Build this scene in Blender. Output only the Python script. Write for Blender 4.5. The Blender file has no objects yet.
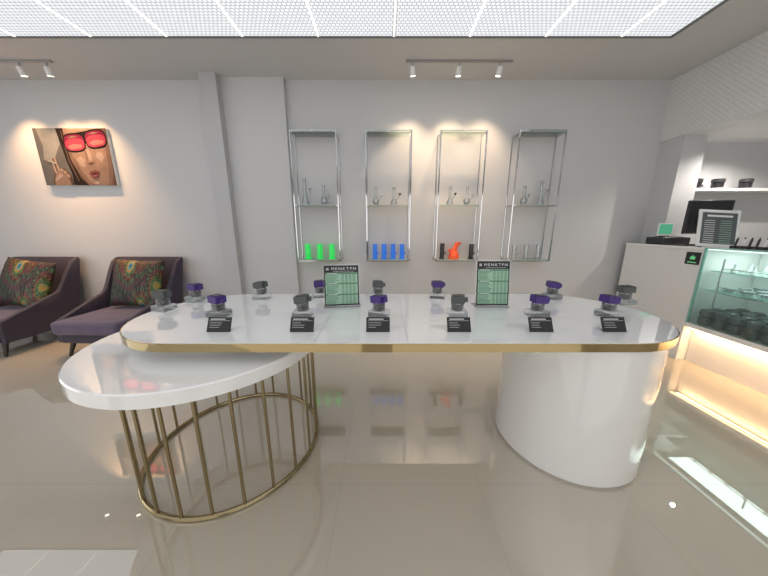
import bpy, math, random
from mathutils import Vector, Matrix
random.seed(7)
PI=math.pi
S=bpy.context.scene; COL=S.collection
S.view_settings.view_transform='Standard'
S.view_settings.exposure=.24
# ---------------------------------------------------------------- materials
def nt(name):
    m=bpy.data.materials.new(name); m.use_nodes=True
    t=m.node_tree; t.nodes.clear()
    out=t.nodes.new('ShaderNodeOutputMaterial')
    return m,t,out
def pm(name,c,rough=.5,metal=0,noise=0,scale=20,bump=0,emit=None,es=0,coat=0,ior=1.5,sheen=0):
    m,t,out=nt(name)
    b=t.nodes.new('ShaderNodeBsdfPrincipled'); t.links.new(b.outputs[0],out.inputs[0])
    b.inputs['Base Color'].default_value=(*c,1); b.inputs['Roughness'].default_value=rough
    b.inputs['Metallic'].default_value=metal; b.inputs['IOR'].default_value=ior
    b.inputs['Coat Weight'].default_value=coat; b.inputs['Coat Roughness'].default_value=.02
    b.inputs['Sheen Weight'].default_value=sheen
    if emit: b.inputs['Emission Color'].default_value=(*emit,1); b.inputs['Emission Strength'].default_value=es
    tc=t.nodes.new('ShaderNodeTexCoord'); n=t.nodes.new('ShaderNodeTexNoise')
    n.inputs['Scale'].default_value=scale; n.inputs['Detail'].default_value=4
    t.links.new(tc.outputs['Object'],n.inputs['Vector'])
    if noise:
        r=t.nodes.new('ShaderNodeMixRGB'); r.blend_type='MIX'
        r.inputs[1].default_value=(*[x*(1-noise) for x in c],1); r.inputs[2].default_value=(*[min(1,x*(1+noise)) for x in c],1)
        t.links.new(n.outputs['Fac'],r.inputs[0]); t.links.new(r.outputs[0],b.inputs['Base Color'])
    if bump:
        bp=t.nodes.new('ShaderNodeBump'); bp.inputs['Strength'].default_value=bump; bp.inputs['Distance'].default_value=.01
        t.links.new(n.outputs['Fac'],bp.inputs['Height']); t.links.new(bp.outputs[0],b.inputs['Normal'])
    return m
def glass(name,tint=(.96,.98,.97),edge=(.55,.6,.6),blend=.35,haze=.05,rough=.02,fac=.35):
    m,t,out=nt(name)
    tr=t.nodes.new('ShaderNodeBsdfTransparent'); tr.inputs[0].default_value=(*tint,1)
    gl=t.nodes.new('ShaderNodeBsdfGlossy'); gl.inputs['Roughness'].default_value=rough; gl.inputs[0].default_value=(.9,.95,.95,1)
    df=t.nodes.new('ShaderNodeBsdfDiffuse'); df.inputs[0].default_value=(*edge,1)
    lw=t.nodes.new('ShaderNodeLayerWeight'); lw.inputs[0].default_value=blend
    mx=t.nodes.new('ShaderNodeMixShader'); t.links.new(lw.outputs['Fresnel'],mx.inputs[0])
    t.links.new(tr.outputs[0],mx.inputs[1]); t.links.new(gl.outputs[0],mx.inputs[2])
    m2=t.nodes.new('ShaderNodeMixShader')
    mm=t.nodes.new('ShaderNodeMath'); mm.operation='MULTIPLY_ADD'; mm.inputs[1].default_value=fac; mm.inputs[2].default_value=haze
    t.links.new(lw.outputs['Facing'],mm.inputs[0]); t.links.new(mm.outputs[0],m2.inputs[0])
    t.links.new(mx.outputs[0],m2.inputs[1]); t.links.new(df.outputs[0],m2.inputs[2])
    t.links.new(m2.outputs[0],out.inputs[0])
    return m
def emis(name,c,s):
    m,t,out=nt(name); e=t.nodes.new('ShaderNodeEmission'); e.inputs[0].default_value=(*c,1); e.inputs[1].default_value=s
    t.links.new(e.outputs[0],out.inputs[0]); return m
M={}
M['wall']=pm('wall_paint',(.545,.545,.555),.7,noise=.015,scale=6,bump=.03)
M['wallgrey']=pm('grey_pillar_paint',(.46,.46,.47),.6,noise=.015,scale=6,bump=.03)
M['ceil']=pm('ceiling_paint',(.56,.555,.55),.8,noise=.01)
def soffit_mat():
    m,t,out=nt('diamond_embossed_bulkhead')
    b=t.nodes.new('ShaderNodeBsdfPrincipled'); t.links.new(b.outputs[0],out.inputs[0]); b.inputs['Roughness'].default_value=.5
    tc=t.nodes.new('ShaderNodeTexCoord'); mp=t.nodes.new('ShaderNodeMapping'); mp.inputs['Rotation'].default_value=(PI/4,0,0); mp.inputs['Scale'].default_value=(0,30,30)
    t.links.new(tc.outputs['Object'],mp.inputs[0])
    v=t.nodes.new('ShaderNodeTexVoronoi'); v.inputs['Scale'].default_value=1; v.inputs['Randomness'].default_value=.15
    t.links.new(mp.outputs[0],v.inputs['Vector'])
    bp=t.nodes.new('ShaderNodeBump'); bp.inputs['Strength'].default_value=.7; bp.inputs['Distance'].default_value=.012; bp.invert=True
    t.links.new(v.outputs['Distance'],bp.inputs['Height']); t.links.new(bp.outputs[0],b.inputs['Normal'])
    r=t.nodes.new('ShaderNodeMixRGB'); r.inputs[1].default_value=(.78,.775,.765,1); r.inputs[2].default_value=(.54,.54,.54,1)
    t.links.new(v.outputs['Distance'],r.inputs[0]); t.links.new(r.outputs[0],b.inputs['Base Color'])
    return m
M['soffit']=soffit_mat()
M['white']=pm('white_gloss_lacquer',(.83,.825,.81),.04,noise=.01,coat=1)
M['whitetop']=pm('white_gloss_top',(.90,.90,.895),.015,noise=.01,coat=1,ior=1.6)
M['satin']=pm('white_satin',(.75,.745,.73),.35,noise=.01)
M['gold']=pm('polished_gold',(.54,.42,.22),.05,metal=1,noise=.06,scale=90)
M['golddull']=pm('antique_brass',(.37,.30,.175),.2,metal=1,noise=.1,scale=60)
M['chrome']=pm('polished_chrome',(.54,.54,.55),.06,metal=1,noise=.04)
M['black']=pm('black_plastic',(.015,.015,.017),.30,noise=.1,coat=.3)
M['blackm']=pm('matt_black',(.02,.02,.022),.6,noise=.1)
M['char']=pm('charcoal_anodised',(.05,.053,.058),.3,metal=.3,noise=.1)
M['greylid']=pm('grey_green_lid',(.085,.095,.092),.4,metal=.1,noise=.1)
M['purple']=pm('purple_lid',(.055,.022,.18),.4,noise=.1)
M['bud']=pm('dried_flower_buds',(.04,.034,.02),.9,noise=.5,scale=180,bump=.8)
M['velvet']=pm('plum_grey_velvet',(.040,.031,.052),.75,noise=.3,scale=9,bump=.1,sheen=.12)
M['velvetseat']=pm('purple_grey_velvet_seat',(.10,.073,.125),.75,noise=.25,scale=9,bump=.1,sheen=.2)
M['wood']=pm('dark_wood_leg',(.03,.018,.012),.4,noise=.3)
M['glass']=glass('clear_sheet_glass',(.975,.985,.98),(.6,.66,.64),.35,.05,fac=.15)
M['glassedge']=pm('pale_glass_edge',(.42,.52,.49),.12,noise=.1)
M['greenedge']=pm('green_glass_edge',(.22,.48,.41),.15,noise=.1)
M['acryl']=glass('clear_acrylic',(.985,.985,.99),(.9,.92,.94),.35,.06,fac=.32)
M['jarglass']=glass('clear_jar_glass',(.98,.98,.985),(.9,.92,.95),.4,.05,fac=.35)
M['bong']=glass('blown_clear_glass',(.95,.965,.97),(.62,.65,.67),.5,.12,fac=.45)
M['tealglass']=glass('display_case_glass',(.94,.99,.975),(.72,.93,.88),.2,.04,fac=.12)
M['green']=pm('green_acrylic',(.03,.75,.13),.2,noise=.1,emit=(.02,.7,.1),es=.30)  # green and blue acrylic: self-glow added to the colour, no lamp inside
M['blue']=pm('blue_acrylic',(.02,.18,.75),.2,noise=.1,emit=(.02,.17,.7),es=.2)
M['orange']=pm('orange_silicone',(.90,.11,.03),.35,noise=.1,emit=(1,.12,.02),es=.08)  # slight emission put into the silicone to brighten it
M['milk']=pm('frosted_glass',(.62,.66,.65),.3,noise=.1)
M['paper']=pm('white_print',(.8,.8,.8),.6,noise=.02)
M['greenprint']=pm('green_print',(.34,.55,.40),.5,noise=.05)
M['greendark']=pm('dark_green_print',(.07,.18,.11),.5,noise=.05)
M['emblem']=pm('bright_green_emblem',(.20,.70,.30),.5,noise=.05,emit=(.2,.7,.3),es=.2)  # printed emblem, brightened by a little added glow
M['trimdark']=pm('dark_reveal',(.12,.12,.12),.6,noise=.05)
M['divider']=pm('pale_panel_divider',(.80,.80,.80),.6,noise=.02,emit=(1,1,1),es=.62)  # bars give no light themselves; emission added to keep them pale
M['greymetal']=pm('grey_track_metal',(.36,.355,.35),.4,metal=.4,noise=.05)
M['lamp']=emis('warm_lamp_glow',(1,.86,.66),6)
M['led']=emis('amber_led',(1,.68,.34),6)
M['screen']=emis('green_screen_glow',(.12,.50,.30),.6)
M['daylight_and_fill']=emis('daylight_window_and_fill_glow',(1,.985,.965),1.5)  # glow of the left window and of the added fill panels
M['seam']=pm('table_joint',(.45,.45,.46),.4,noise=.05)
def floor_mat():
    m,t,out=nt('polished_greige_tile')
    b=t.nodes.new('ShaderNodeBsdfPrincipled'); t.links.new(b.outputs[0],out.inputs[0])
    tc=t.nodes.new('ShaderNodeTexCoord'); mp=t.nodes.new('ShaderNodeMapping'); mp.inputs['Location'].default_value=(.25,.35,0)
    t.links.new(tc.outputs['Object'],mp.inputs[0])
    br=t.nodes.new('ShaderNodeTexBrick'); br.offset=0; br.squash=1
    br.inputs['Scale'].default_value=1; br.inputs['Brick Width'].default_value=.8; br.inputs['Row Height'].default_value=.8
    br.inputs['Mortar Size'].default_value=.0014; br.inputs['Mortar Smooth'].default_value=.2
    br.inputs['Color1'].default_value=(.525,.470,.385,1); br.inputs['Color2'].default_value=(.535,.48,.393,1); br.inputs['Mortar'].default_value=(.43,.39,.33,1)
    t.links.new(mp.outputs[0],br.inputs['Vector'])
    n=t.nodes.new('ShaderNodeTexNoise'); n.inputs['Scale'].default_value=1.3; n.inputs['Detail'].default_value=5
    t.links.new(tc.outputs['Object'],n.inputs['Vector'])
    mx=t.nodes.new('ShaderNodeMixRGB'); mx.blend_type='OVERLAY'; mx.inputs[0].default_value=.06
    t.links.new(br.outputs[0],mx.inputs[1]); t.links.new(n.outputs['Fac'],mx.inputs[2]); t.links.new(mx.outputs[0],b.inputs['Base Color'])
    b.inputs['Roughness'].default_value=.0; b.inputs['IOR'].default_value=2.7
    return m
M['floor']=floor_mat()
def panel_mat():
    m,t,out=nt('luminous_honeycomb_panel')
    e=t.nodes.new('ShaderNodeEmission'); t.links.new(e.outputs[0],out.inputs[0])
    tc=t.nodes.new('ShaderNodeTexCoord'); br=t.nodes.new('ShaderNodeTexBrick'); br.offset=.5
    br.inputs['Scale'].default_value=1; br.inputs['Brick Width'].default_value=.038; br.inputs['Row Height'].default_value=.033
    br.inputs['Mortar Size'].default_value=.0048; br.inputs['Mortar Smooth'].default_value=.5
    br.inputs['Color1'].default_value=(.88,.89,.90,1); br.inputs['Color2'].default_value=(.82,.83,.85,1); br.inputs['Mortar'].default_value=(.44,.46,.48,1)
    t.links.new(tc.outputs['Object'],br.inputs['Vector']); t.links.new(br.outputs[0],e.inputs[0]); e.inputs[1].default_value=.97
    return m
M['panel']=panel_mat()
def peacock_mat():
    m,t,out=nt('peacock_feather_print')
    b=t.nodes.new('ShaderNodeBsdfPrincipled'); t.links.new(b.outputs[0],out.inputs[0]); b.inputs['Roughness'].default_value=.6
    N=t.nodes.new; K=t.links.new
    tc=N('ShaderNodeTexCoord'); mp=N('ShaderNodeMapping'); mp.inputs['Scale'].default_value=(1.7,.0,.75); mp.inputs['Rotation'].default_value=(0,.7,0); mp.inputs['Location'].default_value=(.15,0,.09)
    n=N('ShaderNodeTexNoise'); n.inputs['Scale'].default_value=7; n.inputs['Detail'].default_value=5
    K(tc.outputs['Object'],n.inputs['Vector'])
    K(tc.outputs['Object'],mp.inputs[0])
    v=N('ShaderNodeTexVoronoi'); v.inputs['Scale'].default_value=2.7; v.inputs['Randomness'].default_value=.85; K(mp.outputs[0],v.inputs['Vector'])
    ad=N('ShaderNodeMath'); ad.operation='MULTIPLY_ADD'; ad.inputs[1].default_value=.20; K(n.outputs['Fac'],ad.inputs[0]); K(v.outputs['Distance'],ad.inputs[2])
    r=N('ShaderNodeValToRGB'); cr=r.color_ramp
    pts=[(.0,(.01,.005,.07)),(.16,(.015,.02,.20)),(.20,(.01,.24,.25)),(.27,(.42,.19,.03)),(.33,(.04,.19,.07)),(.42,(.16,.12,.03)),(.50,(.14,.02,.035)),(.60,(.035,.12,.05)),(.70,(.09,.02,.04)),(.82,(.025,.05,.03))]
    cr.elements[0].position=0; cr.elements[0].color=(*pts[0][1],1); cr.elements[1].position=pts[1][0]; cr.elements[1].color=(*pts[1][1],1)
    for p,c in pts[2:]:
        el=cr.elements.new(p); el.color=(*c,1)
    K(ad.outputs[0],r.inputs[0])
    sb=N('ShaderNodeVectorMath'); sb.operation='SUBTRACT'
    K(mp.outputs[0],sb.inputs[0]); K(v.outputs['Position'],sb.inputs[1])
    nm=N('ShaderNodeVectorMath'); nm.operation='NORMALIZE'; K(sb.outputs[0],nm.inputs[0])
    st=N('ShaderNodeTexNoise'); st.inputs['Scale'].default_value=12; st.inputs['Detail'].default_value=2; K(nm.outputs[0],st.inputs['Vector'])
    r2=N('ShaderNodeValToRGB'); r2.color_ramp.elements[0].position=.42; r2.color_ramp.elements[0].color=(.10,.07,.08,1); r2.color_ramp.elements[1].position=.60; r2.color_ramp.elements[1].color=(1.3,1.2,1.1,1)
    K(st.outputs['Fac'],r2.inputs[0])
    gt=N('ShaderNodeMath'); gt.operation='GREATER_THAN'; gt.inputs[1].default_value=.32; K(ad.outputs[0],gt.inputs[0])
    mx=N('ShaderNodeMixRGB'); mx.blend_type='MULTIPLY'; K(gt.outputs[0],mx.inputs[0]); K(r.outputs[0],mx.inputs[1]); K(r2.outputs[0],mx.inputs[2])
    K(mx.outputs[0],b.inputs['Base Color'])
    return m
M['peacock']=peacock_mat()
# ---------------------------------------------------------------- mesh builder
class MB:
    def __init__(s): s.v=[];s.f=[];s.m=[]
    def add(s,vs,fs,mi=0):
        o=len(s.v); s.v+=[tuple(v) for v in vs]
        for f in fs: s.f.append([i+o for i in f]); s.m.append(mi)
        return s
    def box(s,x0,x1,y0,y1,z0,z1,mi=0):
        vs=[(x,y,z) for z in (z0,z1) for y in (y0,y1) for x in (x0,x1)]
        return s.add(vs,[(0,2,3,1),(4,5,7,6),(0,1,5,4),(2,6,7,3),(0,4,6,2),(1,3,7,5)],mi)
    def poly(s,pts,mi=0): return s.add(pts,[list(range(len(pts)))],mi)
    def prism(s,pts,z0,z1,mi=0,mside=None):
        n=len(pts); vs=[(x,y,z0) for x,y in pts]+[(x,y,z1) for x,y in pts]
        s.add(vs,[list(range(n))[::-1],list(range(n,2*n))],mi)
        return s.add(vs,[(i,(i+1)%n,n+(i+1)%n,n+i) for i in range(n)],mi if mside is None else mside)
    def tube(s,p0,p1,r0,r1=None,n=16,mi=0,cap=True):
        r1=r0 if r1 is None else r1; p0=Vector(p0);p1=Vector(p1); d=(p1-p0).normalized()
        a=Vector((0,0,1)) if abs(d.z)<.9 else Vector((1,0,0)); u=d.cross(a).normalized(); w=d.cross(u)
        vs=[]
        for p,r in ((p0,r0),(p1,r1)):
            for i in range(n):
                t=2*PI*i/n; vs.append(p+u*math.cos(t)*r+w*math.sin(t)*r)
        fs=[(i,(i+1)%n,n+(i+1)%n,n+i) for i in range(n)]
        if cap: fs+=[list(range(n))[::-1],list(range(n,2*n))]
        return s.add(vs,fs,mi)
    def lathe(s,prof,c=(0,0,0),n=24,mi=0,cap=True):
        vs=[];k=len(prof)
        for pr in prof:
            r,z=pr[0],pr[1]; dx=pr[2] if len(pr)>2 else 0
            for i in range(n):
                t=2*PI*i/n; vs.append((c[0]+dx+r*math.cos(t),c[1]+r*math.sin(t),c[2]+z))
        fs=[(j*n+i,j*n+(i+1)%n,(j+1)*n+(i+1)%n,(j+1)*n+i) for j in range(k-1) for i in range(n)]
        if cap: fs+=[list(range(n))[::-1],list(range((k-1)*n,k*n))]
        return s.add(vs,fs,mi)
    def torus(s,c,R,r,n=64,k=10,mi=0,sz=1):
        vs=[]
        for i in range(n):
            a=2*PI*i/n
            for j in range(k):
                b=2*PI*j/k; vs.append((c[0]+(R+r*math.cos(b))*math.cos(a),c[1]+(R+r*math.cos(b))*math.sin(a),c[2]+r*sz*math.sin(b)))
        return s.add(vs,[(i*k+j,((i+1)%n)*k+j,((i+1)%n)*k+(j+1)%k,i*k+(j+1)%k) for i in range(n) for j in range(k)],mi)
    def build(s,name,mats,parent=None,bevel=0,seg=2,loc=None,rot=None,sharp=.6):
        me=bpy.data.meshes.new(name); me.from_pydata(s.v,[],s.f)
        if not isinstance(mats,(list,tuple)): mats=[mats]
        for m in mats: me.materials.append(M[m] if isinstance(m,str) else m)
        for p,mi in zip(me.polygons,s.m): p.material_index=mi; p.use_smooth=True
        me.validate(); me.update(); me.set_sharp_from_angle(angle=sharp)
        o=bpy.data.objects.new(name,me); COL.objects.link(o)
        if parent: o.parent=parent
        if loc: o.location=loc
        if rot: o.rotation_euler=rot
        if bevel:
            b=o.modifiers.new('bevel','BEVEL'); b.width=bevel; b.segments=seg; b.limit_method='ANGLE'
        return o
def tag(o,label,cat,group=None,kind=None):
    o['label']=label; o['category']=cat
    if group: o['group']=group
    if kind: o['kind']=kind
    return o
def thing(name,label,cat,loc=(0,0,0),rz=0,group=None):
    o=bpy.data.objects.new(name,None); COL.objects.link(o); o.empty_display_size=.1
    o.location=loc; o.rotation_euler=(0,0,rz); return tag(o,label,cat,group)
def struct(name,mb,mat,bevel=0):
    o=mb.build(name,mat,bevel=bevel); o['kind']='structure'; return o
def text(s,size,mat,name,parent,loc,rot=(PI/2,0,0),width=None):
    cu=bpy.data.curves.new('t','FONT'); cu.body=s; cu.size=size; cu.align_x='CENTER'; cu.align_y='CENTER'; cu.space_character=1.3
    o=bpy.data.objects.new('t',cu); COL.objects.link(o)
    dg=bpy.context.evaluated_depsgraph_get(); me=bpy.data.meshes.new_from_object(o.evaluated_get(dg))
    bpy.data.objects.remove(o)
    if width:
        w=max(v.co.x for v in me.vertices)-min(v.co.x for v in me.vertices)
        for v in me.vertices: v.co.x*=width/w
    me.materials.clear(); me.materials.append(M[mat])
    ob=bpy.data.objects.new(name,me); COL.objects.link(ob); ob.parent=parent; ob.location=loc; ob.rotation_euler=rot
    return ob
# ---------------------------------------------------------------- room
H=1.45; CZ=3.23; WB=3.75; XL=-6.2; XR=5.7; YF=-3.6
struct('floor',MB().box(XL-.1,XR+.1,YF-.1,WB+.1,-.1,0),'floor')
struct('wall_back',MB().box(XL-.1,XR+.1,WB,WB+.1,0,CZ),'wall')
struct('wall_left',MB().box(XL-.1,XL,YF,WB,0,CZ),'wall')
struct('wall_right',MB().box(XR,XR+.1,YF,WB,0,CZ),'wall')
struct('wall_front',MB().box(XL-.1,XR+.1,YF-.1,YF,0,CZ),'wall')
struct('trim_1',MB().box(-2.18,-1.98,WB-.17,WB,0,CZ),'wallgrey')       # pilaster
struct('trim_2',MB().box(-1.98,-1.22,WB-.07,WB,0,CZ),'wall')           # wall section standing proud beside it
LX0,LX1,LY0,LY1=-5.70,2.76,-1.6,3.01
cb=MB(); cb.box(XL,XR,LY1,WB,CZ,CZ+.2); cb.box(XL,XR,YF,LY0,CZ,CZ+.2); cb.box(XL,LX0,LY0,LY1,CZ,CZ+.2); cb.box(LX1,XR,LY0,LY1,CZ,CZ+.2)
cb.box(XL,XR,YF,WB,CZ+.2,CZ+.25)
struct('ceiling',cb,'ceil')
tb=MB(); t_=.012
tb.box(LX0,LX1,LY1-t_,LY1,CZ-.004,CZ+.06); tb.box(LX0,LX1,LY0,LY0+t_,CZ-.004,CZ+.06)
tb.box(LX0,LX0+t_,LY0+t_,LY1-t_,CZ-.004,CZ+.06); tb.box(LX1-t_,LX1,LY0+t_,LY1-t_,CZ-.004,CZ+.06)
struct('trim_3',tb,'trimdark')
seams=[.096+.7246*k for k in range(-8,4)]
edges=[x for x in seams if LX0+.1<x<LX1-.1]; edges=[LX0+t_]+edges+[LX1-t_]
bars=MB()
for x in edges[1:-1]: bars.box(x-.010,x+.010,LY0+t_,LY1-t_,CZ+.0,CZ+.05)
struct('trim_4',bars,'divider')
nE=len(edges)-1
ords=['first','second','third','fourth','fifth','sixth','seventh','eighth','ninth','tenth','eleventh','twelfth','thirteenth']
for i in range(nE):
    o=MB().box(edges[i]+.016,edges[i+1]-.016,LY0+t_,LY1-t_-.004,CZ+.006,CZ+.03).build('ceiling_light_panel','panel')
    k=nE-1-i
    tag(o,('narrow luminous honeycomb ceiling panel at the right end of the light box' if k==0 else 'luminous honeycomb ceiling panel, %s from the right end of the light box'%ords[k]),'ceiling light','luminous honeycomb panels of the ceiling light box')
struct('trim_5',MB().box(3.55,XR,-2.2,WB-.0,2.53,CZ),'soffit')
struct('trim_6',MB().box(3.58,3.86,WB-.28,WB,0,2.53),'wall')
struct('fill_panel_1',MB().box(-5.6,-.6,YF,YF+.03,.3,2.7),'daylight_and_fill')  # unseen glowing panel added behind the camera to light front faces
struct('fill_panel_2',MB().box(.2,5.2,YF,YF+.03,.3,2.7),'daylight_and_fill')  # second unseen panel, also added as frontal fill light
struct('window_3',MB().box(XL,XL+.03,-2.5,2.3,.4,2.6),'daylight_and_fill')
# ---------------------------------------------------------------- main display table
TH=.90; TT=.046; cx=.085; hl=1.165; cy=1.70; R=.5
def stadium(c,h,r,n=24):
    p=[]
    for i in range(n+1):
        a=-PI/2+PI*i/n; p.append((c[0]+h+r*math.cos(a),c[1]+r*math.sin(a)))
    for i in range(n+1):
        a=PI/2+PI*i/n; p.append((c[0]-h+r*math.cos(a),c[1]+r*math.sin(a)))
    return p
tab=thing('display_table','long white glossy display table with gold edge and round white pedestal','table',(cx,cy,0))
MB().prism(stadium((0,0),hl,R-.006),TH-TT+.002,TH).build('tabletop','whitetop',tab,bevel=.004)
gb=MB(); a=stadium((0,0),hl,R); b=stadium((0,0),hl,R-.0062); n=len(a)
z0,z1=TH-TT,TH-.003
vs=[(x,y,z0) for x,y in a]+[(x,y,z1) for x,y in a]+[(x,y,z1) for x,y in b]+[(x,y,z0) for x,y in b]
fs=[]
for q in range(4):
    for i in range(n): fs.append((q*n+i,q*n+(i+1)%n,((q+1)%4)*n+(i+1)%n,((q+1)%4)*n+i))
gb.add(vs,fs); gb.build('edge_band','gold',tab)
for sx in (-.43,.035):
    MB().box(sx-.0015,sx+.0015,-R+.012,R-.012,TH-.001,TH+.0004).build('joint','seam',tab)
PR=.425
MB().lathe([(PR-.012,0),(PR-.012,.015),(PR,.016),(PR,TH-TT+.002)],(hl+.01,-.06,0),96).build('pedestal','white',tab)
DZ=.79
MB().lathe([(.30,DZ),(.30,TH-TT+.002)],(-hl+.02,-.0,0),64).build('riser','white',tab)
# ---------------------------------------------------------------- lower round table with gold rods
rt=thing('round_table','low round white table with gold rod base under the long table end','table',(-1.085,1.60,0))
MB().lathe([(.642,DZ-.074),(.65,DZ-.069),(.65,DZ-.006),(.644,DZ)],(0,0,0),128).build('tabletop','whitetop',rt)
rx,ry,rr_=.085,-.03,.52
MB().torus((rx,ry,.013),rr_,.013,128,10).build('floor_ring','golddull',rt)
MB().torus((rx,ry,DZ-.084),rr_,.010,128,10).build('top_ring','golddull',rt)
for i in range(22):
    a=2*PI*(i+.35)/22
    x,y=rx+rr_*math.cos(a),ry+rr_*math.sin(a)
    MB().tube((x,y,.02),(x,y,DZ-.08),.0082,n=14).build('rod','golddull',rt)
# ---------------------------------------------------------------- aroma jars on the table
def make_jar(label,lid,x,y,rz):
    t=thing('aroma_jar',label,'sample jar',(x,y,TH),rz,'sample jars on clear blocks on the display table')
    MB().box(-.058,.058,-.047,.047,0,.040).build('acrylic_block','acryl',t,bevel=.003,seg=2)
    MB().lathe([(.034,.0405),(.039,.044),(.039,.082),(.034,.086)],n=28).build('jar_body','jarglass',t)
    MB().lathe([(.016,.042),(.029,.045),(.031,.058),(.027,.070),(.014,.073)],n=20).build('flower_buds','bud',t)
    l=MB().box(-.042,.042,-.036,.036,0,.046).build('lid',lid,t,loc=(random.uniform(-.006,.006),.002,.089),rot=(0,random.uniform(-.10,.12),random.uniform(-.4,.4)),bevel=.0035,seg=2)
    MB().box(-.028,.028,-.024,.024,.0462,.050).build('lid_rim','black',l,bevel=.001)
    MB().box(.040,.060,-.015,.015,.006,.034).build('lid_tab',lid,l,bevel=.002)
    return t
front=[(219,'purple','first from the left'),(303,'greylid','second from the left'),(379,'purple','third from the left'),(457,'greylid','fourth from the left'),(537,'purple','fifth from the left'),(608,'purple','sixth and last')]
back=[(164,1.74,'greylid','grey-lidded sample jar nearest the left end of the long table'),(196,1.98,'purple','purple-lidded sample jar at the back left, right behind the end jar'),(262,2.05,'greylid','grey-lidded sample jar in the back row left of the first menu sign'),(320,2.1,'purple','purple-lidded sample jar at the back, half hidden by left menu sign'),(378,2.08,'greylid','grey-lidded back row sample jar just right of the left menu sign'),(437,2.08,'purple','purple-lidded back row sample jar left of the right menu sign'),(552,2.06,'purple','purple-lidded back row sample jar right of the right menu sign'),(624,1.90,'greylid','grey-lidded sample jar nearest the right end of the long table')]
p_=math.radians(12.75)
def xat(px,y,z): return (px-384)/265*(y*math.cos(p_)+(H-z)*math.sin(p_))
for px,lid,w in front:
    nm='purple' if lid=='purple' else 'grey'
    make_jar('%s-lidded sample jar on clear block in the front row, %s'%(nm,w),lid,xat(px,1.62,.93),1.62,random.uniform(-.35,.35))
for px,y,lid,w in back:
    make_jar(w,lid,xat(px,y,.93),y,random.uniform(-.35,.35))
cards=[(219,'first from the left'),(302,'second from the left'),(378,'third from the left'),(459,'fourth from the left'),(541,'fifth from the left'),(614,'sixth and last')]
for i,(px,w) in enumerate(cards):
    y=1.36
    t=thing('name_card','small black printed card on the table front, %s'%w,'card',(xat(px,y,.93),y,TH),0,'black cards in front of the front row jars')
    b=MB(); b.box(-.064,.064,-.002,.002,0,.080)
    c=b.build('card','blackm',t,rot=(-.45,0,0),loc=(0,-.012,.001))
    s=MB(); rr=random.Random(i)
    s.box(-.056,.056,-.0028,-.0022,.060,.0612,0); s.box(-.05,.03,-.0028,-.0022,.067,.071,0)
    for k in range(3): s.box(-.052,-.052+rr.uniform(.04,.07),-.0028,-.0022,.048-.012*k,.0495-.012*k,0)
    s.build('print',['paper','greendark'],c)
    MB().prism([(-.01,0),(.028,0),(.024,.004),(-.006,.004)],-.05,.05).build('foot','acryl',t,rot=(PI/2,0,PI/2),loc=(0,0,0))
def menu(px,y,w,h,rz,label):
    t=thing('menu_sign',label,'sign',(xat(px,y,1.0),y,TH),rz,'menu signs on the display table')
    MB().box(-w/2-.008,w/2+.008,0,.004,.004,h+.01).build('holder','acryl',t,rot=(-.12,0,0))
    MB().box(-w/2-.008,w/2+.008,-.02,.10,0,.004).build('foot','acryl',t)
    sh=MB()
    sh.box(-w/2,w/2,-.003,-.001,.012,h,0)
    sh.box(-w/2+.008,w/2-.008,-.0036,-.003,.022,h*.83,1)
    rows=28; ph=(h*.83-.026)/rows
    rr=random.Random(int(px))
    for k in range(rows):
        zz=.024+ph*k
        if k in (8,18,27): sh.box(-w/2+.008,w/2-.008,-.0041,-.0036,zz,zz+ph*.9,3); sh.box(-w/2+.02,-w/2+.09,-.0044,-.0041,zz+ph*.25,zz+ph*.65,2); continue
        sh.box(-w/2+.014,-w/2+.014+rr.uniform(.055,.09),-.0041,-.0036,zz+ph*.28,zz+ph*.68,3)
        for q in range(4): sh.box(.0+.026*q,.0+.026*q+.017,-.0041,-.0036,zz+ph*.28,zz+ph*.68,3)
    ex,ez=-w*.40,h*.92
    for k in (-1,0,1):
        sh.box(ex+k*.006-.001,ex+k*.006+.001,-.0045,-.003,ez-.009,ez+.009,2); sh.box(ex-.009,ex+.009,-.0045,-.003,ez+k*.006-.001,ez+k*.006+.001,2)
    sheet=sh.build('sheet',['blackm','greenprint','paper','greendark'],t,rot=(-.12,0,0))
    text('MENKTPN',.028,'paper','lettering',sheet,(w*.07,-.004,h*.92),width=w*.72)
    MB().box(-w*.25,w*.38,-.0041,-.003,h*.858,h*.863).build('subtitle_line','paper',sheet)
menu(342,1.82,.240,.295,.14,'left of two green and black menu signs, slightly turned, on the table')
menu(493,1.82,.228,.325,0,'right of two green and black menu signs, taller, on the table')
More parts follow.
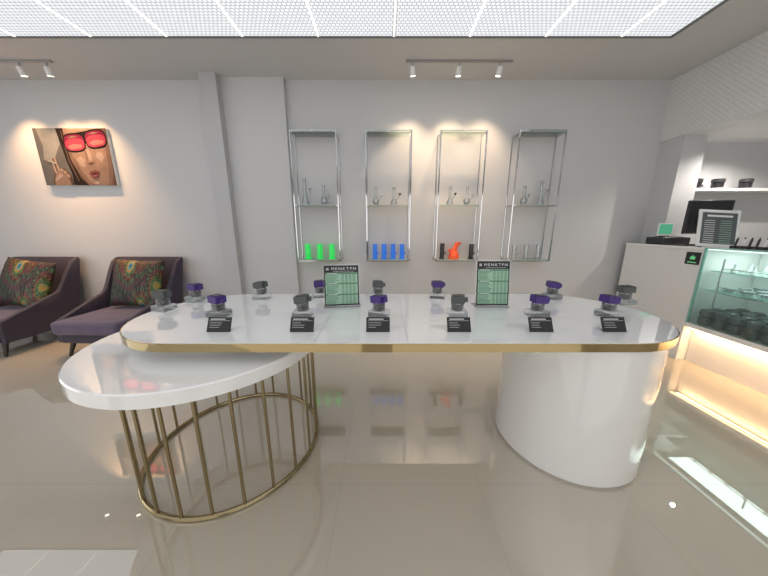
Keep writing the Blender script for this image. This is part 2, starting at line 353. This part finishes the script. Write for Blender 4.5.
# ---------------------------------------------------------------- wall display units
ZT,ZM,ZB=2.60,1.74,1.035
YA,YB=3.55,3.741
ux=[-.865,.055,.97,1.93]; UW=.28
where=['leftmost','second from left','third from left','rightmost']
for k,x in enumerate(ux):
    extra=['green tubes','blue tubes','an orange piece','clear tubes'][k]
    t=thing('wall_display_rack','chrome and glass wall rack, %s, with %s on its bottom shelf'%(where[k],extra),'display rack',(x,WB,0),0,'chrome and glass display racks on the back wall')
    a,b=YA-WB,YB-WB
    for sx in (-1,1):
        m=MB(); m.box(sx*UW-.0085,sx*UW+.0085,a-.0075,a+.0075,ZB-.02,ZT+.010); m.build('post','chrome',t,bevel=.003)
        m=MB(); m.box(sx*UW-.0045,sx*UW+.0045,b-.003,b+.007,ZB-.02,ZT+.010); m.build('rear_post','chrome',t,bevel=.0015)
        for z in (ZB-.005,ZM-.005,ZT-.01):
            m=MB(); m.box(sx*UW-.004,sx*UW+.004,a,b+.008,z-.012,z-.004); m.build('side_rail','chrome',t,bevel=.0015)
            m=MB(); m.box(sx*(UW-.018)-.016,sx*(UW-.018)+.016,a-.012,a+.012,z-.009,z+.009); m.build('shelf_clamp','chrome',t,bevel=.003)
    m=MB(); m.box(-UW,UW,a-.005,a+.005,ZT,ZT+.010); m.build('top_rail','chrome',t)
    for z in (ZB,ZM,ZT-.008):
        g=MB(); g.box(-UW+.013,UW-.013,a-.01,b+.006,z-.005,z+.003,0)
        g.box(-UW+.013,UW-.013,a-.0135,a-.0102,z-.005,z+.003,1)
        g.build('glass_shelf',['glass','glassedge'],t)
    m=MB(); m.box(-UW,UW,a-.005,a+.005,ZB-.020,ZB-.012); m.build('bottom_rail','chrome',t)
zs=.003
def water_pipe(px,unit,z,h,style,mat,label,group,tint=None,r=.030):
    y=3.64; x=xat(px,y,z+h/2)
    t=thing('water_pipe',label,'water pipe',(x,y,z+zs),random.uniform(-.4,.4) if style in('beaker','bulb') else 0,group)
    if style=='beaker':
        MB().lathe([(.045,0),(.050,.006),(.046,.03),(.024,h*.36),(.019,h*.42),(.018,h*.9),(.024,h*.94),(.024,h)],n=24,cap=True).build('body',mat,t)
        MB().tube((.028,0,h*.26),(.075,0,h*.55),.007,n=10).build('down_stem',mat,t)
        MB().lathe([(.008,0),(.018,.022),(.018,.03)],(.078,0,h*.55),n=14).build('bowl',tint or mat,t)
    if style=='bulb':
        pr=[(.034,0),(.040,.004)]+[(.012+.034*math.sin(PI*(.15+.75*k/8)),.01+h*.4*k/8) for k in range(9)]+[(.018,h*.5),(.017,h*.92),(.023,h*.96),(.023,h)]
        MB().lathe(pr,n=24).build('body',mat,t)
        MB().tube((.030,0,h*.22),(.070,0,h*.46),.007,n=10).build('down_stem',mat,t)
        MB().lathe([(.008,0),(.018,.022),(.018,.03)],(.073,0,h*.46),n=14).build('bowl',tint or mat,t)
    if style=='tube':
        MB().lathe([(r+.007,0),(r+.009,.004),(r+.009,.014),(r,.018),(r,h-.01),(r+.003,h-.008),(r+.003,h),(r-.004,h)],n=24).build('body',mat,t)
        MB().tube((.026,-.012,h*.3),(.044,-.026,h*.46),.007,n=10).build('down_stem',mat,t)
    if style=='fat':
        MB().lathe([(.066,0,0),(.070,.01,0),(.066,.06,0),(.056,.085,0),(.042,.10,0),(.036,.13,.004),(.034,.16,.018),(.034,.19,.036),(.040,.205,.046),(.040,.225,.052),(.030,.226,.052)],n=24).build('body',mat,t)
        MB().tube((-.045,-.02,.06),(-.072,-.03,.135),.013,.017,n=14).build('down_stem',mat,t)
    return t
mid=ZM; bot=ZB
G='clear glass water pipes on the middle rack shelves'
water_pipe(305,0,mid,.33,'beaker','bong','tall clear glass water pipe on middle shelf of leftmost rack',G)
water_pipe(324,0,mid,.25,'bulb','bong','shorter clear glass water pipe on middle shelf of leftmost rack',G)
water_pipe(376,1,mid,.23,'bulb','bong','left clear glass water pipe on middle shelf of the second rack',G)
water_pipe(394,1,mid,.22,'beaker','bong','right clear glass water pipe on middle shelf of the second rack',G,'char')
water_pipe(450,2,mid,.23,'beaker','bong','left clear glass water pipe on middle shelf of the third rack',G,'char')
water_pipe(467,2,mid,.23,'bulb','bong','right clear glass water pipe on middle shelf of the third rack',G)
water_pipe(524,3,mid,.24,'bulb','bong','shorter clear glass water pipe on middle shelf of rightmost rack',G)
water_pipe(541,3,mid,.31,'beaker','bong','taller clear glass water pipe on middle shelf of rightmost rack',G)
for px,w in ((308,'left'),(320,'middle'),(332,'right')):
    water_pipe(px,0,bot,.20,'tube','green','%s of three bright green tube water pipes on leftmost rack'%w,'green tube water pipes',r=.036)
for px,w in ((375,'first'),(384,'second'),(393,'third'),(402,'fourth')):
    water_pipe(px,1,bot,.20,'tube','blue','%s from left of four blue tube water pipes on second rack'%w,'blue tube water pipes')
water_pipe(442,2,bot,.21,'tube','black','slim black tube water pipe left of the orange one','coloured water pipes of the third rack')
water_pipe(454,2,bot,.23,'fat','orange','fat orange silicone water pipe with bent neck on third rack','coloured water pipes of the third rack')
water_pipe(471,2,bot,.20,'tube','black','slim black tube water pipe right of the orange one','coloured water pipes of the third rack')
for px,w in ((514,'left'),(526,'middle'),(538,'right')):
    water_pipe(px,3,bot,.19,'tube','bong','%s of three clear tube water pipes on bottom of rightmost rack'%w,'clear tube water pipes')
# ---------------------------------------------------------------- track lights
def track(x0,x1,y,heads,label,g):
    t=thing('light_track',label,'track light',((x0+x1)/2,y,CZ))
    L=(x1-x0)/2
    MB().box(-L,L,-.012,.012,-.02,0).build('rail','greymetal',t,bevel=.003)
    for i,hx in enumerate(heads):
        hh=MB(); d=Vector((.12*(1 if i==0 else -1 if i==2 else 0),.35,-1)).normalized(); c=Vector((hx-(x0+x1)/2,0,-.02))
        hh.tube(c,c+Vector((0,0,-.045)),.009,n=12); hb=hh.build('spot_arm','greymetal',t)
        q=c+Vector((0,-.01,-.04))
        MB().tube(q,q+d*.085,.026,.030,n=24).build('spot_head','satin',hb)
        MB().tube(q+d*.0855,q+d*.088,.025,n=24).build('spot_lens','lamp',hb)
        wp=Vector(((x0+x1)/2,y,CZ))+q+d*.12
        L_=bpy.data.lights.new('spot','SPOT'); L_.energy=46 if g else 80; L_.color=(1,.58,.28) if not g else (1,.72,.46); L_.spot_size=math.radians(84); L_.spot_blend=1; L_.shadow_soft_size=.03
        lo=bpy.data.objects.new('spot_light',L_); COL.objects.link(lo); lo.location=wp
        lo.rotation_euler=Vector((0,.24,-1)).to_track_quat('-Z','Y').to_euler()
track(.24,1.40,3.36,(.31,.82,1.27),'ceiling track with three white spotlights above the display racks',1)
track(-4.95,-3.62,3.36,(-4.50,-3.98,-3.68),'ceiling track with white spotlights above the portrait canvas',0)
# ---------------------------------------------------------------- art canvas
art=thing('portrait_canvas','canvas print of a woman in pink mirrored sunglasses holding a cigarette','picture',(-3.985,WB,2.0))
aw,ah=.93,.68
MB().box(-aw/2,aw/2,-.04,0,0,ah).build('canvas','satin',art,bevel=.003)
def C(n,c,nz=.35): 
    M[n]=pm(n,tuple(x*.46 for x in c),.9,noise=nz,scale=7,ior=1.2); return n
cols=[C('art_bg',(.38,.39,.40)),C('art_dark',(.03,.024,.024)),C('art_skin',(.40,.27,.22)),C('art_skin_shade',(.17,.105,.085)),C('art_pink',(.50,.07,.13)),C('art_lip',(.28,.09,.095)),C('art_frame',(.015,.01,.012)),C('art_smoke',(.52,.52,.50)),C('art_glint',(.58,.22,.23)),C('art_grey',(.18,.18,.19)),C('art_skin_light',(.54,.40,.35)),C('art_deep',(.24,.02,.07)),C('art_hair',(.03,.022,.02)),C('art_skin_mid',(.29,.185,.15))]
ap=MB(); lay=[0]
def P(pts,mi):
    lay[0]+=1; y=-.0405-.0002*lay[0]
    ap.poly([((min(1,max(0,u))-.5)*aw,y,min(1,max(0,v))*ah) for u,v in pts],mi)
ta=math.radians(6)
def F(pts):
    o=[]
    for u,v in pts:
        du,dv=(u-.68)*1.38,(v-.5)
        du,dv=du*math.cos(ta)-dv*math.sin(ta),du*math.sin(ta)+dv*math.cos(ta)
        u2,v2=.68+du/1.38,.5+dv
        o.append((1-(1-u2)*.94+.0,.5+(v2-.5)*1.14+.0))
    return o
def PF(pts,mi): P(F(pts),mi)
def EL(cu,cv,ru,rv,rot=0,n=28,pw=1.0):
    o=[]
    for k in range(n):
        t=2*PI*k/n; c=math.copysign(abs(math.cos(t))**pw,math.cos(t)); s=math.copysign(abs(math.sin(t))**pw,math.sin(t))
        o.append((cu+ru*c*math.cos(rot)-rv*s*math.sin(rot)*.69,cv+ru*c*math.sin(rot)*1.45+rv*s*math.cos(rot)))
    return o
def E(*a,**k):
    a=list(a); mi=a.pop(4); P(EL(*a,**k),mi)
def EF(*a,**k):
    a=list(a); mi=a.pop(4); PF(EL(*a,**k),mi)
P([(0,0),(1,0),(1,1),(0,1)],12)
P([(0,0),(.40,0),(.41,.5),(.37,1),(0,1)],9)
P([(.0,.50),(.10,.44),(.22,.5),(.33,.74),(.33,1),(.0,1)],0)
P([(.0,.50),(.06,.47),(.09,.7),(.05,1),(0,1)],9)
PF([(.33,1.1),(.35,.70),(.38,.45),(.44,.24),(.54,.06),(.60,-.1),(.98,-.1),(1.05,.18),(1.1,.5),(1.1,1.1)],3)
PF([(.37,1.1),(.375,.70),(.405,.45),(.465,.26),(.56,.07),(.61,-.1),(.885,-.1),(.96,.20),(1.01,.5),(1.03,1.1)],13)
PF([(.42,1.1),(.42,.70),(.45,.48),(.51,.30),(.59,.12),(.65,-.02),(.84,-.02),(.90,.22),(.94,.5),(.95,1.1)],2)
PF([(.47,1.1),(.48,.95),(.66,.91),(.88,.96),(.88,1.1)],10)
PF([(.48,.50),(.52,.38),(.58,.36),(.60,.48),(.55,.54)],10); PF([(.77,.50),(.84,.40),(.90,.46),(.88,.54),(.81,.56)],10)
PF([(.42,.52),(.46,.36),(.52,.22),(.49,.36),(.46,.52)],13)
PF([(.665,.62),(.70,.62),(.712,.46),(.68,.43),(.66,.46)],10)
PF([(.625,.44),(.65,.41),(.68,.43),(.71,.405),(.745,.44),(.73,.40),(.69,.385),(.64,.39)],3)
PF([(.625,.60),(.655,.60),(.65,.46),(.63,.45)],13)
PF([(.325,1.2),(.43,1.2),(.39,.78),(.395,.5),(.46,.20),(.55,.03),(.58,-.2),(.40,-.2),(.36,.2),(.325,.5)],12)
PF([(.37,.95),(.385,.95),(.375,.5),(.43,.18),(.41,.16),(.355,.5)],3)
EF(.525,.745,.160,.145,6,rot=-.05,pw=.66); EF(.850,.755,.160,.145,6,rot=.0,pw=.66)
PF([(.58,.885),(.76,.89),(.76,.74),(.68,.71),(.60,.71)],6)
PF([(.36,.80),(.43,.84),(.43,.76),(.35,.74)],6)
EF(.525,.745,.148,.122,11,rot=-.05,pw=.66); EF(.850,.755,.148,.122,11,rot=.0,pw=.66)
EF(.525,.715,.140,.092,4,rot=-.05,pw=.74); EF(.850,.725,.140,.092,4,rot=.0,pw=.74)
PF([(.41,.70),(.50,.73),(.63,.70),(.61,.655),(.46,.645)],8); PF([(.74,.71),(.83,.745),(.97,.71),(.93,.665),(.79,.665)],8)
PF([(.43,.825),(.52,.85),(.60,.825),(.52,.815)],13); PF([(.76,.84),(.84,.86),(.92,.84),(.84,.83)],13)
PF([(.60,.245),(.645,.295),(.675,.28),(.705,.30),(.775,.255),(.71,.235),(.65,.232)],5)
PF([(.62,.24),(.65,.245),(.71,.245),(.76,.25),(.73,.185),(.68,.175),(.64,.19)],5)
PF([(.61,.243),(.68,.25),(.77,.252),(.70,.236)],6); PF([(.65,.21),(.68,.22),(.71,.21),(.68,.20)],8)
PF([(.64,.10),(.68,.125),(.73,.11),(.70,.04)],10)
PF([(.63,.165),(.68,.15),(.74,.165),(.69,.135)],13)
P([(.12,0),(.13,.12),(.17,.24),(.24,.31),(.33,.30),(.39,.18),(.40,.08),(.38,0)],3)
P([(.14,0),(.155,.12),(.19,.22),(.25,.28),(.32,.27),(.36,.16),(.36,0)],2)
for (u0,v0,u1,v1,w) in ((.19,.22,.165,.46,.016),(.235,.26,.215,.49,.016)):
    dx,dy=u1-u0,v1-v0; l=math.hypot(dx,dy); nx,ny=-dy/l*w,dx/l*w
    P([(u0+nx*1.1,v0+ny),(u0-nx*1.1,v0-ny),(u1-nx*.8,v1-ny*.7),(u1+dx*.06,v1+dy*.06),(u1+nx*.8,v1+ny*.7)],10)
    P([(u0+nx,v0+ny),(u0+nx*.5,v0+ny*.5),(u1+nx*.4,v1+ny*.4),(u1+nx*.8,v1+ny*.7)],13)
for (cu,cv) in ((.285,.26),(.325,.22),(.355,.16)):
    E(cu,cv,.030,.055,3,rot=.5); E(cu-.004,cv+.004,.024,.045,2,rot=.5); E(cu-.008,cv+.015,.012,.022,10,rot=.5)
E(.22,.14,.075,.035,10,rot=.6)
P([(.115,.43),(.122,.455),(.235,.40),(.23,.375)],7); P([(.105,.437),(.11,.462),(.122,.455),(.115,.43)],8)
ap.build('printed_picture',cols,art)
# ---------------------------------------------------------------- armchairs
def make_chair(label,x,y,rz):
    t=thing('armchair',label,'armchair',(x,y,0),rz,'purple velvet armchairs')
    w,d,rc=.41,.34,.045; path=[]
    yf=-d-.10
    for k in range(16): path.append((-w,yf+(d-rc-yf)*k/16,-1,0))
    for k in range(9):
        a=PI-PI/2*k/8; path.append((-w+rc+rc*math.cos(a),d-rc+rc*math.sin(a),math.cos(a),math.sin(a)))
    for k in range(1,8): path.append((-w+rc+(2*w-2*rc)*k/8,d,0,1))
    right=[(-p[0],p[1],-p[2],p[3]) for p in path[:25]][::-1]; path+=right
    vs=[];cs=12
    for (px_,py_,nx,ny) in path:
        s=min(1,max(0,(py_-yf)/(d-.03-yf)))
        e=min(1,max(0,(s-.70)/.26)); e=e*e*(3-2*e)
        ztop=.42+.30*s+.34*e; th=.055
        loop=[]
        for j,(f,o) in enumerate([(0,.5),(.25,.5),(.5,.5),(.75,.5),(.97,.5),(1,.3),(1,-.3),(.97,-.5),(.75,-.5),(.5,-.5),(.25,-.5),(0,-.5)]):
            z=.17+(ztop-.17)*f; fl=.06*max(0,(z-.3))*(.5+.5*s); lean=.15*max(0,z-.3)*s*s
            loop.append((px_+nx*(o*th+fl),py_+ny*(o*th)+lean,z))
        vs+=loop
    N=len(path); fs=[(i*cs+j,i*cs+(j+1)%cs,(i+1)*cs+(j+1)%cs,(i+1)*cs+j) for i in range(N-1) for j in range(cs)]
    fs+=[list(range(cs)),list(range((N-1)*cs,N*cs))[::-1]]
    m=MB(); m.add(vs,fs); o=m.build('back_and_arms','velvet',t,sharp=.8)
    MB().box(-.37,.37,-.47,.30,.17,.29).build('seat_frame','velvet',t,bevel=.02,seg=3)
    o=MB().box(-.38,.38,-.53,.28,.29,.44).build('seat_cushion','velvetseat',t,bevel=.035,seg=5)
    for sx in (-1,1):
        for sy in (-1,1):
            MB().tube((sx*.33,sy*.33-.05,.175),(sx*.36,sy*.38-.05,0),.028,.014,n=12).build('leg','wood',t)
    return t
make_chair('purple velvet armchair with feather pillow, nearest the wall pillar',-3.27,3.25,-.04)
make_chair('purple velvet armchair with feather pillow, cut by the left frame edge',-4.70,3.25,-.04)
def pillow(label,x,y,z,rx,ry,rz):
    n=16; h=.325; m=MB(); vs=[];fs=[]
    for s in (-1,1):
        for i in range(n+1):
            for j in range(n+1):
                u=-1+2*i/n; v=-1+2*j/n
                e=((1-u**4)*(1-v**4))**.5
                pin=1-.07*(1-(abs(u*v)))*max(abs(u),abs(v))**4
                vs.append((u*h*pin,s*(.004+.075*e),v*h*pin*.95))
    K=(n+1)**2
    for s in (0,1):
        for i in range(n):
            for j in range(n):
                q=[s*K+i*(n+1)+j,s*K+(i+1)*(n+1)+j,s*K+(i+1)*(n+1)+j+1,s*K+i*(n+1)+j+1]
                fs.append(q if s==0 else q[::-1])
    ring=[i*(n+1) for i in range(n+1)]+[n*(n+1)+j for j in range(1,n+1)]+[i*(n+1)+n for i in range(n-1,-1,-1)]+[j for j in range(n-1,0,-1)]
    for i in range(len(ring)):
        a,b=ring[i],ring[(i+1)%len(ring)]; fs.append((b,a,a+K,b+K))
    m.add(vs,fs); o=m.build('throw_pillow','peacock',None,loc=(x,y,z),rot=(rx,ry,rz),sharp=2.5)
    return tag(o,label,'pillow','peacock feather pillows on the armchairs')
pillow('peacock feather print pillow on the armchair nearest the pillar',-3.20,3.37,.755,-.30,.03,.0)
pillow('peacock feather print pillow on the armchair at the left edge',-4.62,3.35,.755,-.32,.12,-.05)
# ---------------------------------------------------------------- counter on the right
CX=3.30; CH=1.255; CY=2.745; CE=WB-.10
cnt=thing('reception_counter','tall white reception counter block against the back wall','counter',(CX,CY,0))
MB().box(0,.62,.005,CE-CY,.0,CH-.03).build('body','satin',cnt,bevel=.004)
MB().box(-.01,.63,-.0,CE-CY+.0,CH-.03,CH).build('countertop','white',cnt,bevel=.004)
sy_=.085
MB().box(-.0045,-.0005,sy_-.068,sy_+.068,1.07,1.20).build('square_sticker','blackm',cnt,bevel=.001)
st=MB()
for k in range(5):
    a=PI/2+(k-2)*.62; c,s_=math.cos(a),math.sin(a); L=.050 if k==2 else .042 if k in(1,3) else .03; b0=(sy_,1.125)
    st.add([(-.0055,b0[0],b0[1]),(-.0055,b0[0]+c*L*.5-s_*.010,b0[1]+s_*L*.5+c*.010),(-.0055,b0[0]+c*L,b0[1]+s_*L),(-.0055,b0[0]+c*L*.5+s_*.010,b0[1]+s_*L*.5-c*.010)],[(0,1,2,3)])
st.box(-.006,-.0055,sy_-.042,sy_+.042,1.088,1.098)
st.build('sticker_emblem','emblem',cnt)
case=thing('glass_display_case','long glass display case on white lit base beside reception counter','display case',(CX,CY,0))
y0=-2.2
MB().box(.10,.62,y0,-.002,0,.40).build('base','satin',case)
MB().box(0,.62,y0,-.002,.40,.45).build('deck','white',case,bevel=.003)
MB().box(.012,.022,y0+.02,-.02,.388,.399).build('led_strip','led',case)
gf=MB(); gf.box(0,.008,y0,-.002,.45,CH-.01,0); gf.build('front_glass','tealglass',case)
gf=MB(); gf.box(0,.62,y0,-.002,CH-.01,CH,0); gf.box(-.004,0,y0,-.002,CH-.01,CH,1); gf.build('top_glass',['tealglass','greenedge'],case)
for z in (.82,1.02):
    gf=MB(); gf.box(.10,.58,y0+.02,-.02,z-.008,z,0); gf.box(.096,.10,y0+.02,-.02,z-.008,z,1); gf.build('glass_shelf',['tealglass','greenedge'],case)
rk=MB()
for yy in (-.10,-.75,-1.4,-2.05):
    rk.tube((.11,yy,.45),(.11,yy,1.15),.008,n=8)
rk.tube((.11,-.10,.80),(.11,-2.05,.80),.005,n=8); rk.tube((.11,-.10,.86),(.11,-2.05,.86),.004,n=8); rk.tube((.11,-.10,1.05),(.11,-2.05,1.05),.004,n=8)
rk.build('metal_rack','chrome',case)
MB().box(.60,.62,y0,-.002,.45,CH-.01).build('rear_panel','satin',case)
MB().box(-.004,.014,-.016,-.0,.45,CH-.01).build('corner_edge','greenedge',case)
MB().box(.01,.03,y0+.02,-.02,CH-.024,CH-.012).build('led_strip',emis('cool_case_led',(.9,1,.97),1.2),case)
gname='black round jars on the display case floor'
for iy in range(9):
    for ix in range(4):
        x=CX+.085+.128*ix; y=CY-.10-.122*iy+.02*(ix%2)
        t=thing('black_jar','black round jar standing in the cluster on the display case floor','jar',(x,y,.45),0,gname)
        MB().lathe([(.040,0),(.052,.010),(.057,.04),(.054,.085),(.044,.100)],n=20).build('jar_body','black',t)
        MB().lathe([(.046,.100),(.056,.106),(.057,.142),(.050,.160),(.030,.170)],n=20).build('lid','char',t)
for z,gn in ((.82,'small clear dishes on the lower case shelf'),(1.02,'small glass pieces on the upper case shelf')):
    for iy in range(6):
        for ix in range(3):
            x=CX+.18+.16*ix; y=CY-.14-.14*iy
            if z<.9:
                o=MB().lathe([(.02,0),(.03,.003),(.048,.03),(.05,.035),(.044,.033),(.02,.008)],n=18).build('glass_dish','bong')
                o.location=(x,y,z); tag(o,'small clear glass dish on the lower shelf of the display case','dish',gn)
            else:
                o=MB().lathe([(.022,0),(.024,.004),(.02,.03),(.012,.045),(.012,.075),(.016,.08)],n=14).build('small_pipe','milk')
                o.location=(x,y,z); tag(o,'small frosted glass piece on the upper shelf of the display case','glass piece',gn)
t=thing('cash_printer','low black receipt printer on the white counter under the small green screen','printer',(CX+.26,3.38,CH))
MB().box(-.17,.17,-.11,.11,0,.085).build('body','black',t,bevel=.012,seg=3)
MB().box(-.12,.12,-.06,.06,.085,.092).build('cover','char',t,bevel=.003)
t=thing('small_screen','small screen glowing green on top of the black printer','screen',(CX+.20,3.38,CH+.092))
MB().box(-.09,.09,-.008,.003,0.01,.16).build('housing','paper',t)
MB().box(-.08,.08,-.0095,-.008,.03,.15).build('screen','screen',t)
MB().box(-.05,.05,-.02,.02,0,.012).build('foot','black',t)
t=thing('monitor','black monitor standing on the white counter','monitor',(CX+.38,3.12,CH),-.12)
MB().box(-.10,.10,-.07,.07,0,.012).build('base','black',t,bevel=.003)
MB().box(-.02,.02,-.01,.01,.012,.20).build('stand','black',t)
MB().box(-.22,.22,-.02,.015,.13,.50).build('housing','black',t,bevel=.006)
MB().box(-.20,.20,-.0215,-.02,.15,.485).build('screen',pm('dark_screen',(.02,.022,.025),.15),t)
M['slate']=pm('slate_grey_print',(.10,.11,.12),.4,noise=.1)
t=thing('menu_display','framed menu board leaning on the counter beside the monitor','sign',(CX+.24,2.85,CH),-.12)
f=MB(); f.box(-.195,.195,0,.012,0,.39); fo=f.build('frame','paper',t,rot=(-.2,.06,0),bevel=.003)
p=MB(); p.box(-.165,.165,-.002,0,.03,.36,0); p.box(-.12,.12,-.003,-.002,.315,.335,1)
for k in range(11):
    p.box(-.14,-.04,-.003,-.002,.042+.023*k,.047+.023*k,1); p.box(.01,.12,-.003,-.002,.042+.023*k,.047+.023*k,2)
p.build('print',['slate','paper','greenprint'],fo)
MB().box(-.05,.05,.0,.10,0,.006).build('foot','satin',t)
for i in range(18):
    y=2.64-.052*i
    t=thing('vapor_pen','slim pen standing in a small black holder along the glass case top','pen',(CX+.16,y,CH),0,'slim pens in small holders along the top of the glass case')
    MB().box(-.030,.030,-.018,.018,0,.026).build('holder','black',t,bevel=.002)
    MB().tube((0,0,.026),(.010,0,.090),.009,n=12).build('pen_body',('char','paper','black')[i%3],t)
    MB().tube((.010,0,.090),(.0125,0,.106),.006,.005,n=10).build('mouthpiece','black',t)
ws=thing('wall_shelf','white shelf on the wall behind the counter under the soffit','shelf',(4.7,WB,1.90))
MB().box(-.84,.98,-.26,0,0,.035).build('board','satin',ws,bevel=.002)
MB().box(-.84,-.80,-.24,0,-.10,0).build('bracket','satin',ws); MB().box(.90,.94,-.24,0,-.10,0).build('bracket','satin',ws)
for i,(px,w) in enumerate(((695,'left'),(717,'middle'),(745,'right'))):
    x=xat(px,3.6,1.98)
    t=thing('black_grinder','%s black grinder on clear foot on the shelf behind the counter'%w,'grinder',(x,3.6,1.935),.2*i,'black grinders on the wall shelf')
    MB().box(-.05,.05,-.045,.045,0,.02).build('foot','acryl',t,bevel=.004)
    MB().lathe([(.050,.02),(.056,.024),(.056,.075),(.05,.078)],n=20).build('jar_body','black',t)
    MB().lathe([(.056,0),(.062,.003),(.062,.04),(.056,.045)],n=12).build('lid','char',t,loc=(0,0,.078),rot=(0,.06,0))
    MB().box(.055,.09,-.015,.015,.03,.055).build('tab','black',t,bevel=.003)
# ---------------------------------------------------------------- lights
def area(name,loc,rot,sx,sy,e,c):
    L=bpy.data.lights.new(name,'AREA'); L.shape='RECTANGLE'; L.size=sx; L.size_y=sy; L.energy=e; L.color=c
    o=bpy.data.objects.new(name,L); COL.objects.link(o); o.location=loc; o.rotation_euler=rot
area('case_base_led_light',(CX+.05,CY-1.1,.385),(0,-.3,0),.03,2.1,8.0,(1,.60,.28))
area('case_led_light',(CX+.3,CY-1.1,CH-.03),(0,0,0),.40,2.0,9,(.88,1,.96))
L=bpy.data.lights.new('niche_downlight','SPOT'); L.energy=60; L.color=(1,.93,.84); L.spot_size=math.radians(150); L.spot_blend=.6; L.shadow_soft_size=.02
o=bpy.data.objects.new('niche_downlight',L); COL.objects.link(o); o.location=(4.22,3.08,2.50)
w=bpy.data.worlds.new('world'); S.world=w; w.use_nodes=True
w.node_tree.nodes['Background'].inputs[0].default_value=(.8,.85,.9,1); w.node_tree.nodes['Background'].inputs[1].default_value=.3
# ---------------------------------------------------------------- camera
cd=bpy.data.cameras.new('camera'); cam=bpy.data.objects.new('camera',cd); COL.objects.link(cam)
cd.sensor_width=36; cd.sensor_fit='HORIZONTAL'; cd.lens=265/768*36; cd.clip_start=.02
cam.location=(0,0,H); cam.rotation_euler=(PI/2-p_,0,0)
S.camera=cam
